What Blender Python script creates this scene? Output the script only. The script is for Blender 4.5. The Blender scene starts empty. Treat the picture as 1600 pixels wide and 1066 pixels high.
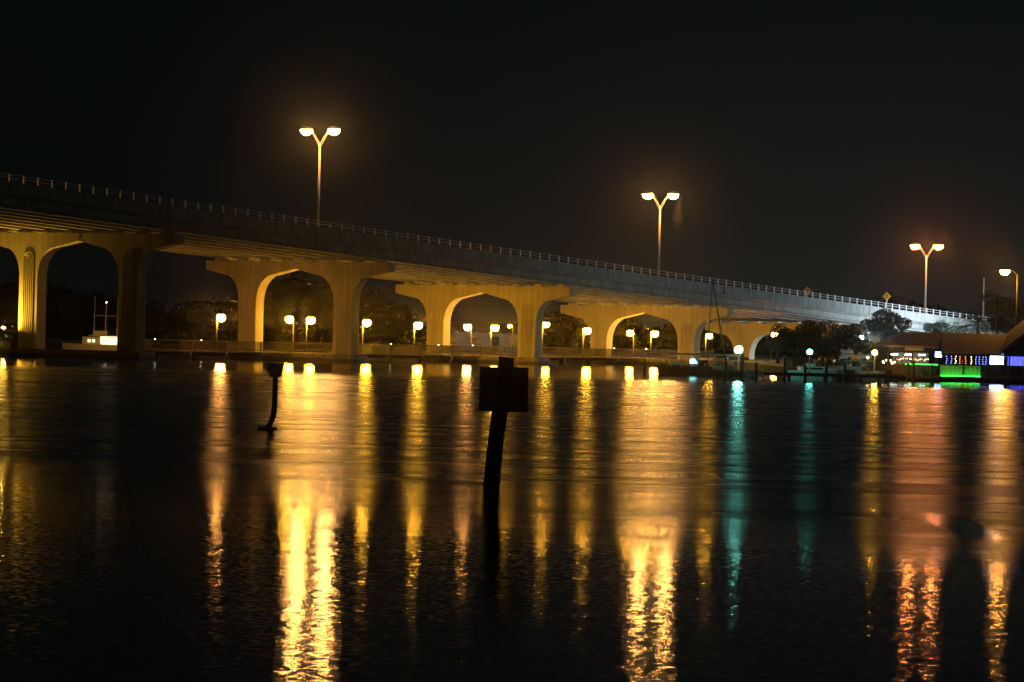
import bpy, math, random
from mathutils import Vector, Matrix
random.seed(7)
R = math.radians
sc = bpy.context.scene
C = sc.collection

# ------------------------------------------------------------------ camera
CAM_H = 3.10
cam_d = bpy.data.cameras.new('camera'); cam = bpy.data.objects.new('camera', cam_d); C.objects.link(cam)
cam_d.sensor_width = 36.0; cam_d.lens = 135.0; cam_d.clip_start = 0.5; cam_d.clip_end = 6000
pitch, roll = R(-0.0705), R(1.371)
fwd = Vector((0, math.cos(pitch), math.sin(pitch)))
right0 = Vector((1, 0, 0)); up0 = right0.cross(fwd)
right = right0*math.cos(roll) + up0*math.sin(roll)
up = up0*math.cos(roll) - right0*math.sin(roll)
cam.matrix_world = Matrix(((right.x, up.x, -fwd.x, 0), (right.y, up.y, -fwd.y, 0), (right.z, up.z, -fwd.z, CAM_H), (0, 0, 0, 1)))
sc.camera = cam

# ------------------------------------------------------------------ night sky
w = bpy.data.worlds.new('World'); sc.world = w; w.use_nodes = True
nt = w.node_tree; bg = nt.nodes['Background']
sky = nt.nodes.new('ShaderNodeTexSky'); sky.sky_type = 'NISHITA'; sky.sun_disc = False
sky.sun_elevation = R(-7.5); sky.sun_rotation = R(200); sky.air_density = 1.0; sky.dust_density = 1.5
tint = nt.nodes.new('ShaderNodeMix'); tint.data_type = 'RGBA'; tint.blend_type = 'ADD'; tint.inputs[0].default_value = 1.0
nt.links.new(sky.outputs[0], tint.inputs[6]); tint.inputs[7].default_value = (0.014, 0.026, 0.030, 1)
# glow of the town over the right-hand shore, fading upwards and out over the river
tcw = nt.nodes.new('ShaderNodeTexCoord'); sxw = nt.nodes.new('ShaderNodeSeparateXYZ'); nt.links.new(tcw.outputs['Generated'], sxw.inputs[0])
def wm(op, a, b=0.0):
    q = nt.nodes.new('ShaderNodeMath'); q.operation = op
    for i_, v_ in enumerate((a, b)):
        if isinstance(v_, float): q.inputs[i_].default_value = v_
        else: nt.links.new(v_, q.inputs[i_])
    return q.outputs[0]
fall = wm('EXPONENT', wm('MULTIPLY', wm('MAXIMUM', sxw.outputs[2], 0.0), -16.0))
azi = nt.nodes.new('ShaderNodeMapRange'); azi.interpolation_type = 'SMOOTHSTEP'; nt.links.new(sxw.outputs[0], azi.inputs[0])
azi.inputs[1].default_value = -0.13; azi.inputs[2].default_value = 0.11
town = nt.nodes.new('ShaderNodeMix'); town.data_type = 'RGBA'; town.blend_type = 'MIX'
nt.links.new(wm('MULTIPLY', fall, azi.outputs[0]), town.inputs[0]); town.inputs[6].default_value = (0, 0, 0, 1); town.inputs[7].default_value = (0.115, 0.120, 0.105, 1)
both = nt.nodes.new('ShaderNodeMix'); both.data_type = 'RGBA'; both.blend_type = 'ADD'; both.inputs[0].default_value = 1.0
nt.links.new(tint.outputs[2], both.inputs[6]); nt.links.new(town.outputs[2], both.inputs[7])
nt.links.new(both.outputs[2], bg.inputs[0]); bg.inputs[1].default_value = 0.10
sun_d = bpy.data.lights.new('moon', 'SUN'); sun_d.energy = 0.004; sun_d.angle = R(0.5); sun_d.color = (0.8, 0.88, 1.0)
sun = bpy.data.objects.new('moon', sun_d); C.objects.link(sun); sun.rotation_euler = (R(50), 0, R(-40)); sun.location = (0, 0, 60)

sc.view_settings.view_transform = 'Standard'; sc.view_settings.look = 'None'
sc.view_settings.exposure = 0.0; sc.view_settings.gamma = 1.0; sc.view_settings.use_curve_mapping = False
cy = sc.cycles
cy.use_denoising = True
try: cy.denoiser = 'OPENIMAGEDENOISE'
except Exception: pass
cy.max_bounces = 5; cy.diffuse_bounces = 2; cy.glossy_bounces = 3; cy.transmission_bounces = 3; cy.volume_bounces = 0
cy.transparent_max_bounces = 8; cy.caustics_reflective = False; cy.caustics_refractive = False
cy.use_light_tree = True; cy.light_sampling_threshold = 0.0

# ------------------------------------------------------------------ materials
MATS = {}
def mat(name, col, rough=0.7, vary=0.15, scale=1.5, metal=0.0, bump=0.0, bscale=8.0, stain=0.0, spec=0.5):
    m = bpy.data.materials.new(name); m.use_nodes = True; t = m.node_tree; n = t.nodes; l = t.links
    p = n['Principled BSDF']; p.inputs['Roughness'].default_value = rough; p.inputs['Metallic'].default_value = metal
    p.inputs['Specular IOR Level'].default_value = spec
    tc = n.new('ShaderNodeTexCoord')
    nz = n.new('ShaderNodeTexNoise'); nz.inputs['Scale'].default_value = scale; nz.inputs['Detail'].default_value = 6
    l.new(tc.outputs['Object'], nz.inputs['Vector'])
    rp = n.new('ShaderNodeValToRGB')
    a = [max(0, c*(1-vary)) for c in col]; b = [min(1, c*(1+vary)) for c in col]
    rp.color_ramp.elements[0].color = (*a, 1); rp.color_ramp.elements[1].color = (*b, 1)
    rp.color_ramp.elements[0].position = 0.3; rp.color_ramp.elements[1].position = 0.7
    l.new(nz.outputs['Fac'], rp.inputs['Fac']); out = rp.outputs[0]
    if stain > 0:                      # vertical rain streaks
        mp = n.new('ShaderNodeMapping'); mp.inputs['Scale'].default_value = (2.6, 2.6, 0.16)
        l.new(tc.outputs['Object'], mp.inputs['Vector'])
        n2 = n.new('ShaderNodeTexNoise'); n2.inputs['Scale'].default_value = 1.0; n2.inputs['Detail'].default_value = 5
        l.new(mp.outputs[0], n2.inputs['Vector'])
        r2 = n.new('ShaderNodeValToRGB'); r2.color_ramp.elements[0].position = 0.42; r2.color_ramp.elements[1].position = 0.62
        r2.color_ramp.elements[0].color = (1-stain, 1-stain, 1-stain, 1); r2.color_ramp.elements[1].color = (1, 1, 1, 1)
        l.new(n2.outputs['Fac'], r2.inputs['Fac'])
        mx = n.new('ShaderNodeMix'); mx.data_type = 'RGBA'; mx.blend_type = 'MULTIPLY'; mx.inputs[0].default_value = 1
        l.new(out, mx.inputs[6]); l.new(r2.outputs[0], mx.inputs[7]); out = mx.outputs[2]
    if 'wet' in name:                  # weed and tide stain below the high water mark
        g = n.new('ShaderNodeNewGeometry'); sp = n.new('ShaderNodeSeparateXYZ'); l.new(g.outputs['Position'], sp.inputs[0])
        ad = n.new('ShaderNodeMath'); ad.operation = 'MULTIPLY_ADD'; l.new(nz.outputs['Fac'], ad.inputs[0]); ad.inputs[1].default_value = -0.5; l.new(sp.outputs[2], ad.inputs[2])
        mr = n.new('ShaderNodeMapRange'); l.new(ad.outputs[0], mr.inputs[0]); mr.inputs[1].default_value = 0.02; mr.inputs[2].default_value = 0.25
        mx = n.new('ShaderNodeMix'); mx.data_type = 'RGBA'; l.new(mr.outputs[0], mx.inputs[0]); mx.inputs[6].default_value = (0.02, 0.022, 0.012, 1); l.new(out, mx.inputs[7]); out = mx.outputs[2]
    l.new(out, p.inputs['Base Color'])
    if bump > 0:
        nb = n.new('ShaderNodeTexNoise'); nb.inputs['Scale'].default_value = bscale; nb.inputs['Detail'].default_value = 4
        l.new(tc.outputs['Object'], nb.inputs['Vector'])
        bn = n.new('ShaderNodeBump'); bn.inputs['Strength'].default_value = bump; bn.inputs['Distance'].default_value = 0.05
        l.new(nb.outputs['Fac'], bn.inputs['Height']); l.new(bn.outputs[0], p.inputs['Normal'])
    MATS[name] = m; return m
def glow(name, col, strength):
    m = bpy.data.materials.new(name); m.use_nodes = True; n = m.node_tree.nodes; p = n['Principled BSDF']
    p.inputs['Base Color'].default_value = (0.6, 0.6, 0.6, 1); p.inputs['Roughness'].default_value = 0.3
    p.inputs['Emission Color'].default_value = (*col, 1); p.inputs['Emission Strength'].default_value = strength
    MATS[name] = m; return m

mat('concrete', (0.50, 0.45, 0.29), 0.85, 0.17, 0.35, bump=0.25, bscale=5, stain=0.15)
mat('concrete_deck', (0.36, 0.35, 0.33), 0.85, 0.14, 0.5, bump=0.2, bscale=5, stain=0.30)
mat('concrete_wet', (0.22, 0.20, 0.16), 0.6, 0.3, 0.9, bump=0.3, bscale=4, stain=0.4)
mat('asphalt', (0.05, 0.05, 0.05), 0.9)
mat('galvanised', (0.55, 0.55, 0.54), 0.45, 0.08, 3, metal=0.3)
mat('post_white', (0.78, 0.77, 0.74), 0.5, 0.05, 3)
mat('far_leaf', (0.022, 0.032, 0.015), 0.9, 0.4, 0.3, spec=0.0)
mat('pole_paint', (0.55, 0.52, 0.47), 0.5, 0.08, 2)
mat('pole_grey', (0.20, 0.19, 0.17), 0.55, 0.1, 3)
mat('dark_metal', (0.05, 0.05, 0.05), 0.5, 0.2, 3)
mat('timber', (0.10, 0.075, 0.05), 0.85, 0.35, 3, bump=0.4, bscale=10, stain=0.3)
mat('timber_wet', (0.025, 0.02, 0.016), 0.6, 0.4, 4, bump=0.5, bscale=12, stain=0.4)
mat('rail_timber', (0.07, 0.055, 0.04), 0.8, 0.3, 3)
mat('roofing', (0.46, 0.32, 0.19), 0.8, 0.25, 1.8, bump=0.4, bscale=6, stain=0.25)
mat('dark_siding', (0.05, 0.045, 0.04), 0.8, 0.2, 2)
mat('cream_wall', (0.45, 0.40, 0.33), 0.85, 0.12, 1)
mat('white_gel', (0.72, 0.72, 0.68), 0.35, 0.06, 2)
mat('dark_gel', (0.035, 0.035, 0.04), 0.35, 0.2, 2)
mat('canvas', (0.72, 0.68, 0.58), 0.9, 0.1, 2)
mat('canvas_blue', (0.05, 0.09, 0.16), 0.9, 0.1, 2)
mat('board_back', (0.035, 0.045, 0.06), 0.55, 0.3, 5)
mat('sign_yellow', (0.80, 0.45, 0.02), 0.5, 0.05, 4)
mat('sign_black', (0.02, 0.02, 0.02), 0.5)
mat('panel_white', (0.70, 0.72, 0.68), 0.7, 0.08, 3)
mat('box_green', (0.16, 0.22, 0.12), 0.6, 0.15, 3)
mat('bark', (0.09, 0.065, 0.045), 0.9, 0.3, 5, bump=0.5)
mat('leaf', (0.045, 0.07, 0.025), 0.6, 0.4, 1.2)
mat('leaf_dark', (0.030, 0.045, 0.020), 0.65, 0.4, 0.9)
mat('palm_leaf', (0.05, 0.075, 0.025), 0.55, 0.35, 1.2)
mat('soil', (0.05, 0.045, 0.035), 0.95, 0.4, 0.4)
mat('glass_dark', (0.02, 0.025, 0.03), 0.12, 0.1, 1)
mat('cloth_dark', (0.04, 0.04, 0.05), 0.9); mat('cloth_red', (0.25, 0.05, 0.04), 0.9)

SOD_Y = (1.0, 0.455, 0.03); SOD_R = (1.0, 0.40, 0.08)
glow('sodium_bridge', (1.0, 0.46, 0.11), 250)
glow('sodium_orange', (1.0, 0.30, 0.06), 230)
glow('sodium_path', SOD_Y, 360)
glow('sodium_amber', (1.0, 0.40, 0.06), 250)
glow('sodium_red', SOD_R, 240)
glow('sodium_wall', (1.0, 0.52, 0.05), 4200)
glow('mercury', (0.22, 1.0, 0.78), 115)
glow('mercury_weak', (0.15, 1.0, 0.80), 26)
glow('assumed_flood_halide', (0.68, 0.89, 1.0), 7800)  # lens of the assumed floodlight that brightens the fascia
glow('halide_globe', (0.46, 0.86, 1.0), 2800)
glow('warm_bulb', (1.0, 0.72, 0.32), 18)
glow('white_tube', (0.62, 0.85, 1.0), 26)
glow('blue_neon', (0.10, 0.18, 1.0), 26)
glow('blue_bulb', (0.12, 0.14, 1.0), 14)
glow('red_bulb', (1.0, 0.16, 0.06), 10)
glow('screen_white', (0.50, 0.62, 1.0), 16)
glow('blue_screen', (0.06, 0.07, 0.9), 1.6)
glow('green_led', (0.02, 1.0, 0.05), 11)
glow('cabin_lit', (1.0, 0.72, 0.38), 2.4)
glow('point_white', (1.0, 0.85, 0.65), 30)
glow('cyan_reflection_glow', (0.25, 0.85, 0.9), 4)

# ------------------------------------------------------------------ mesh helpers
class MB:
    def __init__(s): s.v = []; s.f = []
    def add(s, vs, fs):
        o = len(s.v); s.v += [tuple(p) for p in vs]; s.f += [tuple(i+o for i in f) for f in fs]; return s
    def box(s, x0, x1, y0, y1, z0, z1):
        return s.add([(x0,y0,z0),(x1,y0,z0),(x1,y1,z0),(x0,y1,z0),(x0,y0,z1),(x1,y0,z1),(x1,y1,z1),(x0,y1,z1)],
                     [(0,3,2,1),(4,5,6,7),(0,1,5,4),(1,2,6,5),(2,3,7,6),(3,0,4,7)])
    def tube(s, pts, r, n=8, cap=True):
        pts = [Vector(p) for p in pts]; rs = r if isinstance(r, (list, tuple)) else [r]*len(pts)
        rings = []
        for i, p in enumerate(pts):
            d = (pts[min(i+1, len(pts)-1)] - pts[max(i-1, 0)]).normalized()
            a = d.orthogonal().normalized() if abs(d.z) < 0.95 else Vector((1,0,0))
            a = (a - d*a.dot(d)).normalized()
            if rings and rings[-1][1].dot(a) < 0.99:
                a = (rings[-1][1] - d*rings[-1][1].dot(d)).normalized()
            b = d.cross(a)
            rings.append(([p + (a*math.cos(2*math.pi*k/n) + b*math.sin(2*math.pi*k/n))*rs[i] for k in range(n)], a))
        vs = [q for rg, _ in rings for q in rg]; fs = []
        for i in range(len(pts)-1):
            for k in range(n):
                k2 = (k+1) % n; fs.append((i*n+k, i*n+k2, (i+1)*n+k2, (i+1)*n+k))
        if cap:
            fs.append(tuple(reversed(range(n)))); fs.append(tuple(range((len(pts)-1)*n, len(pts)*n)))
        return s.add(vs, fs)
    def ell(s, c, a, b, h, n=14, m=7, lo=-0.5, hi=0.5):   # ellipsoid patch, latitude lo..hi (in pi)
        vs = []; fs = []
        for j in range(m+1):
            th = math.pi*(lo + (hi-lo)*j/m)
            for k in range(n):
                ph = 2*math.pi*k/n
                vs.append((c[0]+a*math.cos(th)*math.cos(ph), c[1]+b*math.cos(th)*math.sin(ph), c[2]+h*math.sin(th)))
        for j in range(m):
            for k in range(n):
                k2 = (k+1) % n; fs.append((j*n+k, j*n+k2, (j+1)*n+k2, (j+1)*n+k))
        return s.add(vs, fs)
    def prism(s, prof, ends):          # prof: list of (a, z); ends: [(y, dz)], a -> x, extruded along y
        n = len(prof); vs = []; fs = []
        for y, dz in ends: vs += [(a, y, z+dz) for a, z in prof]
        for i in range(len(ends)-1):
            for k in range(n):
                k2 = (k+1) % n; fs.append((i*n+k, i*n+k2, (i+1)*n+k2, (i+1)*n+k))
        fs.append(tuple(reversed(range(n)))); fs.append(tuple(range((len(ends)-1)*n, len(ends)*n)))
        return s.add(vs, fs)
    def build(s, name, m, parent=None, loc=None, smooth=False, label=None):
        me = bpy.data.meshes.new(name); me.from_pydata(s.v, [], s.f); me.update()
        return place(name, me, m, parent, loc, smooth, label)
def place(name, me, m, parent=None, loc=None, smooth=False, label=None):
    if m and not me.materials: me.materials.append(MATS[m])
    if smooth: me.polygons.foreach_set('use_smooth', [True]*len(me.polygons))
    o = bpy.data.objects.new(name, me); C.objects.link(o)
    if parent: o.parent = parent
    if loc is not None: o.location = loc
    if label: o['label'] = label
    return o
def fixn(o):
    import bmesh
    bm = bmesh.new(); bm.from_mesh(o.data); bmesh.ops.recalc_face_normals(bm, faces=bm.faces); bm.to_mesh(o.data); bm.free(); return o
def tag(o, label, cat, group=None):
    o['label'] = label; o['category'] = cat
    if group: o['group'] = group
    return o
def thing(name, label, cat, loc=(0,0,0), rz=0.0, group=None):
    o = bpy.data.objects.new(name, None); C.objects.link(o); o.location = loc; o.rotation_euler = (0, 0, rz)
    o.empty_display_size = 0.3
    return tag(o, label, cat, group)
def struct(o, kind='structure'): o['kind'] = kind; return o

# bridge frame: local x = t (across, + towards the camera side), local y = s (along, receding), z up
TH = R(32.042); OX, OY = -41.755, 367.986
bvec = Vector((math.sin(TH), math.cos(TH), 0)); tvec = Vector((math.cos(TH), -math.sin(TH), 0))
def B(s, t, z=0.0): return Vector((OX, OY, 0)) + bvec*s + tvec*t + Vector((0, 0, z))
def zpar(s): return 1.634e-5*s*s - 0.04768*s + 14.52       # top of the parapet
def zcap(s): return zpar(s) - 2.50                           # top of a pier cap

# ------------------------------------------------------------------ water
def make_water():
    xs = [-900, 900]; ys = [6, 1500]
    o = MB().add([(-900, 4, 0), (900, 4, 0), (900, 1500, 0), (-900, 1500, 0)], [(0, 1, 2, 3)]).build('water', None)
    m = bpy.data.materials.new('river_water'); m.use_nodes = True; o.data.materials.append(m)
    t = m.node_tree; n = t.nodes; l = t.links; n.remove(n['Principled BSDF'])
    # gaussian wave slopes: a Beckmann mirror weighted by Fresnel over nearly black water
    gl = n.new('ShaderNodeBsdfAnisotropic'); gl.distribution = 'BECKMANN'; gl.inputs['Color'].default_value = (1, 1, 1, 1)
    df = n.new('ShaderNodeBsdfDiffuse'); df.inputs['Color'].default_value = (0.002, 0.003, 0.003, 1)
    fr = n.new('ShaderNodeFresnel'); fr.inputs['IOR'].default_value = 1.333
    ms = n.new('ShaderNodeMixShader'); l.new(fr.outputs[0], ms.inputs[0]); l.new(df.outputs[0], ms.inputs[1]); l.new(gl.outputs[0], ms.inputs[2])
    l.new(ms.outputs[0], n['Material Output'].inputs['Surface'])
    geo = n.new('ShaderNodeNewGeometry'); sep = n.new('ShaderNodeSeparateXYZ'); l.new(geo.outputs['Position'], sep.inputs[0])
    def math_(op, a, b=None, clamp=False):
        q = n.new('ShaderNodeMath'); q.operation = op; q.use_clamp = clamp
        for i, v in enumerate((a, b)):
            if v is None: continue
            if isinstance(v, (int, float)): q.inputs[i].default_value = v
            else: l.new(v, q.inputs[i])
        return q.outputs[0]
    def noise(scale_xyz, sc_, detail, rough=0.5):
        mp = n.new('ShaderNodeMapping'); mp.inputs['Scale'].default_value = scale_xyz; mp.inputs['Location'].default_value = (3.713, 8.371, 1.437); l.new(geo.outputs['Position'], mp.inputs['Vector'])
        q = n.new('ShaderNodeTexNoise'); q.inputs['Scale'].default_value = sc_; q.inputs['Detail'].default_value = detail
        q.inputs['Roughness'].default_value = rough
        l.new(mp.outputs[0], q.inputs['Vector']); return q
    def smooth(v, a, b):
        q = n.new('ShaderNodeMapRange'); q.interpolation_type = 'SMOOTHSTEP'
        l.new(v, q.inputs[0]); q.inputs[1].default_value = a; q.inputs[2].default_value = b; return q.outputs[0]
    X, Y = sep.outputs[0], sep.outputs[1]
    # edge of the breeze: its line wanders
    edge_n = noise((0.45, 0.06, 1), 1.0, 4)
    wob = math_('MULTIPLY', math_('SUBTRACT', edge_n.outputs['Fac'], 0.5), 26.0)
    Yb = math_('ADD', math_('ADD', Y, math_('MULTIPLY', X, 1.3)), wob)
    ruff = smooth(Yb, 55.0, 78.0)                       # 0 sheltered near water, 1 ruffled
    for ex, ey, ea, eb in ((7.85, 66.5, 0.44, 5.2), (6.90, 70.6, 0.16, 2.3)):   # glassy boils
        dx = math_('DIVIDE', math_('SUBTRACT', X, ex), ea); dy = math_('DIVIDE', math_('SUBTRACT', Y, ey), eb)
        d2 = math_('ADD', math_('MULTIPLY', dx, dx), math_('MULTIPLY', dy, dy))
        ruff = math_('MULTIPLY', ruff, math_('ADD', 0.40, math_('MULTIPLY', smooth(d2, 0.35, 1.6), 0.60)))
    lee = smooth(Y, 268.0, 306.0)                        # sheltered strip under the bridge and docks
    # long slicks across the ruffled water
    sl = noise((0.05, 0.30, 1), 1.0, 5, 0.62)
    slick = math_('MULTIPLY', math_('SUBTRACT', sl.outputs['Fac'], 0.5), 0.26)
    r_mid = math_('ADD', 0.262, slick)
    mix1 = n.new('ShaderNodeMix'); l.new(ruff, mix1.inputs[0]); mix1.inputs[2].default_value = 0.10; l.new(r_mid, mix1.inputs[3])
    mix2 = n.new('ShaderNodeMix'); l.new(lee, mix2.inputs[0]); l.new(mix1.outputs[0], mix2.inputs[2]); mix2.inputs[3].default_value = 0.15
    # wash trailing from the marker pile
    yc = math_('ADD', math_('MULTIPLY', math_('SUBTRACT', -0.36, X), math_('ADD', 0.9, math_('MULTIPLY', math_('SUBTRACT', -0.36, X), 0.14))), 80.2)
    band = math_('SUBTRACT', 1.0, smooth(math_('ABSOLUTE', math_('SUBTRACT', Y, yc)), 0.2, 1.1))
    band = math_('MULTIPLY', math_('MULTIPLY', band, smooth(X, -3.6, -1.6)), math_('SUBTRACT', 1.0, smooth(X, -0.36, -0.2)))
    rg = math_('ADD', mix2.outputs[0], math_('MULTIPLY', band, 0.12))
    l.new(math_('MAXIMUM', rg, 0.05), gl.inputs['Roughness'])
    # ripple slopes
    def slope(scale, k, sx=1.0, sy=1.0, detail=2):
        q = noise((sx, sy, 1), scale, detail)
        v = n.new('ShaderNodeVectorMath'); v.operation = 'SUBTRACT'; l.new(q.outputs['Color'], v.inputs[0]); v.inputs[1].default_value = (0.5, 0.5, 0.5)
        v2 = n.new('ShaderNodeVectorMath'); v2.operation = 'SCALE'; l.new(v.outputs[0], v2.inputs[0])
        if isinstance(k, float): v2.inputs['Scale'].default_value = k
        else: l.new(k, v2.inputs['Scale'])
        return v2.outputs[0]
    near = math_('SUBTRACT', 1.0, ruff)
    k1 = math_('ADD', math_('MULTIPLY', near, 0.045), 0.04)
    a = slope(10.0, k1, 1.0, 1.0, 2)
    b = slope(1.0, math_('ADD', 0.009, math_('MULTIPLY', ruff, 0.035)), 0.6, 0.8, 3)
    s_ = n.new('ShaderNodeVectorMath'); s_.operation = 'ADD'; l.new(a, s_.inputs[0]); l.new(b, s_.inputs[1])
    fl = n.new('ShaderNodeVectorMath'); fl.operation = 'MULTIPLY'; l.new(s_.outputs[0], fl.inputs[0]); fl.inputs[1].default_value = (1, 1, 0)
    un = n.new('ShaderNodeVectorMath'); un.operation = 'ADD'; l.new(fl.outputs[0], un.inputs[0]); un.inputs[1].default_value = (0, 0, 1)
    nn = n.new('ShaderNodeVectorMath'); nn.operation = 'NORMALIZE'; l.new(un.outputs[0], nn.inputs[0])
    l.new(nn.outputs[0], gl.inputs['Normal']); l.new(nn.outputs[0], fr.inputs['Normal'])
    struct(o)
make_water()

# ------------------------------------------------------------------ land
def land():
    top = 0.85
    pts = [(30.5, 352), (26.5, 368), (27, 440), (20, 478), (8, 487), (-29, 434), (-41, 452), (-46, 530), (-70, 548), (-300, 560),
           (-300, 1400), (700, 1400), (700, 358), (60, 358), (57, 352)]
    n = len(pts)
    mb = MB().add([(x, y, top) for x, y in pts] + [(x, y, -1.0) for x, y in pts],
                  [tuple(range(n))] + [(i, n+i, n+(i+1) % n, (i+1) % n) for i in range(n)])
    struct(fixn(mb.build('ground', 'soil')))
    # seawall coping along the shore, in lengths
    for i, (a, b) in enumerate(zip(pts[:8], pts[1:9])):
        a = Vector((*a, 0)); b = Vector((*b, 0)); d = (b-a); L = d.length; d.normalize(); nrm = Vector((d.y, -d.x, 0))
        mb = MB()
        q = [a + nrm*0.15, b + nrm*0.15, b - nrm*0.35, a - nrm*0.35]
        # outward side must face the water: coping simply straddles the edge
        mb.add([(p.x, p.y, 0.78) for p in q] + [(p.x, p.y, 1.02) for p in q], [(0,1,2,3),(4,5,6,7),(0,1,5,4),(1,2,6,5),(2,3,7,6),(3,0,4,7)])
        struct(fixn(mb.build('seawall', 'concrete_wet')))
land()

# ------------------------------------------------------------------ the bridge
bridge = thing('road_bridge', 'long concrete road bridge on arched piers descending to the bank', 'bridge', (OX, OY, 0), -TH)
HW, TIN, TOUT, DEP, ZB = 11.53, 4.94, 7.17, 1.42, 0.80
KT, KD, PK, CB = 3.39, 1.52, 0.76, 0.975
def pier_profile(zt):
    spr = max(ZB+0.4, zt-4.4)
    def curve(x0, z0, x1, z1, n=9):   # from springing (x0,z0) to knuckle (x1,z1), bulging up the column
        c = (x0, z0 + (z1-z0)*0.72)
        return [((1-u)**2*x0+2*u*(1-u)*c[0]+u*u*x1, (1-u)**2*z0+2*u*(1-u)*c[1]+u*u*z1) for u in [i/n for i in range(n+1)]]
    outer = curve(TOUT, spr, 8.44, zt-1.6); inner = curve(TIN, spr, KT, zt-KD)
    half_out = [(TOUT, ZB)] + outer + [(HW, zt-CB), (HW, zt)]
    half_in = [(TIN, ZB)] + inner + [(0, zt-PK)]
    pr = half_out + [(-x, z) for x, z in reversed(half_out)]
    pr += [(-x, z) for x, z in half_in] + [(x, z) for x, z in reversed(half_in[:-1])]
    return pr
def pier(s):
    zt = zcap(s)
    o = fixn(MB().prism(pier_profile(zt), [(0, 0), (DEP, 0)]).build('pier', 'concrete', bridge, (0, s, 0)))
    # footing strut across both columns, with a lower step
    MB().box(-8.0, 8.0, -0.55, DEP+0.55, -1.2, ZB+0.01).build('footing', 'concrete_wet', o)
    gh = zpar(s) - 0.82 - 0.20 - 1.22 - zt
    for t in GT:
        MB().box(t-0.42, t+0.42, 0.25, DEP-0.25, zt-0.01, zt+max(gh, 0.1)).build('bearing_pedestal', 'concrete', o)
    for sg in (-1, 1):                 # fluting: nested round-headed mouldings on each column
        cx = sg*(TIN+TOUT)/2 ; ztop = max(zt - 2.5, ZB+1.6)
        mb = MB()
        for r in (0.60, 0.36, 0.12):
            pts = [(cx-r, 0, ZB+0.05), (cx-r, 0, ztop)] + [(cx-r*math.cos(math.pi*k/8), 0, ztop+r*math.sin(math.pi*k/8)) for k in range(1, 8)] + [(cx+r, 0, ztop), (cx+r, 0, ZB+0.05)]
            mb.tube(pts, 0.075, 6)
        mb.build('fluted_moulding', 'concrete', o)
    MB().box(-0.05, 0.05, -0.05, 0.0, zt-PK+0.04, zt-0.02).build('keystone_rib', 'concrete', o)
    return o
GT = [-10.15 + 2.9*i for i in range(8)]
S0, S1, SPAN = -72, 180, 36
for k in range(-1, 5): pier(36*k)
# I-girders, one per line and span
ip = [(-0.33, 0), (0.33, 0), (0.33, 0.18), (0.10, 0.38), (0.10, 0.98), (0.42, 1.10), (0.42, 1.22), (-0.42, 1.22), (-0.42, 1.10), (-0.10, 0.98), (-0.10, 0.38), (-0.33, 0.18)]
for s in range(S0, S1, SPAN):
    a, b = s + 0.76, s + SPAN + 0.66
    ends = [(a + (b-a)*i/3, zpar(a + (b-a)*i/3) - 0.82 - 0.20 - 1.22) for i in range(4)]
    for t in GT:
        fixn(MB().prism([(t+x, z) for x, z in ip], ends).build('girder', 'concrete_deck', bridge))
    ends = [(s + 0.71 + SPAN*i/3 - (0.07 if i == 3 else 0), zpar(s + 0.71 + SPAN*i/3) - 0.82) for i in range(4)]
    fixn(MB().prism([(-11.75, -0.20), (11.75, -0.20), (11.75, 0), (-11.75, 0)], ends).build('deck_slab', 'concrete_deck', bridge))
    for sg in (-1, 1):                 # parapets
        pr = [(sg*11.78, -0.26), (sg*11.78, 0.82), (sg*11.50, 0.82), (sg*11.42, 0.30), (sg*11.30, 0.02), (sg*11.55, 0.01), (sg*11.55, -0.26)]
        fixn(MB().prism(pr, ends).build('parapet', 'concrete_deck', bridge))
        cp = [(sg*11.86, 0.825), (sg*11.86, 0.90), (sg*11.44, 0.90), (sg*11.44, 0.825)]
        fixn(MB().prism([(x, z-0.01) for x, z in cp], ends).build('coping', 'concrete_deck', bridge))
        for hz in (0.40, 0.68):        # two rails
            MB().tube([(sg*11.64, e[0], e[1] + 0.82 + hz) for e in ends], 0.030, 6).build('handrail', 'galvanised', bridge)
    pr = [(-0.30, 0.005), (0.30, 0.005), (0.10, 0.40), (0.08, 0.80), (-0.08, 0.80), (-0.10, 0.40)]
    fixn(MB().prism(pr, ends).build('median_barrier', 'concrete_deck', bridge))
    for sg in (-1, 1):
        fixn(MB().prism([(sg*0.4, 0.004), (sg*11.2, 0.004), (sg*11.2, 0.03), (sg*0.4, 0.03)], ends).build('roadway', 'asphalt', bridge))
post_me = None
for i in range(126):
    s = S0 + 1.4 + 2.0*i
    z = zpar(s) + 0.06
    if post_me is None:
        mb = MB().box(-0.05, 0.05, -0.06, 0.06, 0, 0.72).box(-0.09, 0.09, -0.10, 0.10, 0, 0.05)
        post_me = bpy.data.meshes.new('rail_post'); post_me.from_pydata(mb.v, [], mb.f); post_me.materials.append(MATS['post_white'])
    place('rail_post', post_me, None, bridge, (11.64, s, z))
# end of the bridge: abutment and approach wall
zz = zpar(180)-1.0
fixn(MB().prism([(-11.6, -4.6), (11.6, -4.6), (11.6, -1.3), (-11.6, -1.3)], [(180.75, zz+1.0), (182.0, zz+1.0)]).build('abutment', 'concrete', bridge))
fixn(MB().prism([(-11.75, -4.4), (11.75, -4.4), (11.75, 0.0), (-11.75, 0.0)], [(182.02, zpar(182)-0.9), (215, zpar(200)-1.5), (280, zpar(200)-2.2)]).build('approach_wall', 'concrete_deck', bridge))
# drain pipe and bracket on the fascia of the lower spans
sd = 106.5
MB().tube([(11.84, sd, zpar(sd)-0.1), (11.84, sd, zpar(sd)-0.95), (11.84, sd-3.0, zpar(sd)-1.0), (11.84, sd-3.0, zpar(sd)-2.3)], 0.05, 6).build('drain_pipe', 'dark_metal', bridge)

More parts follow.
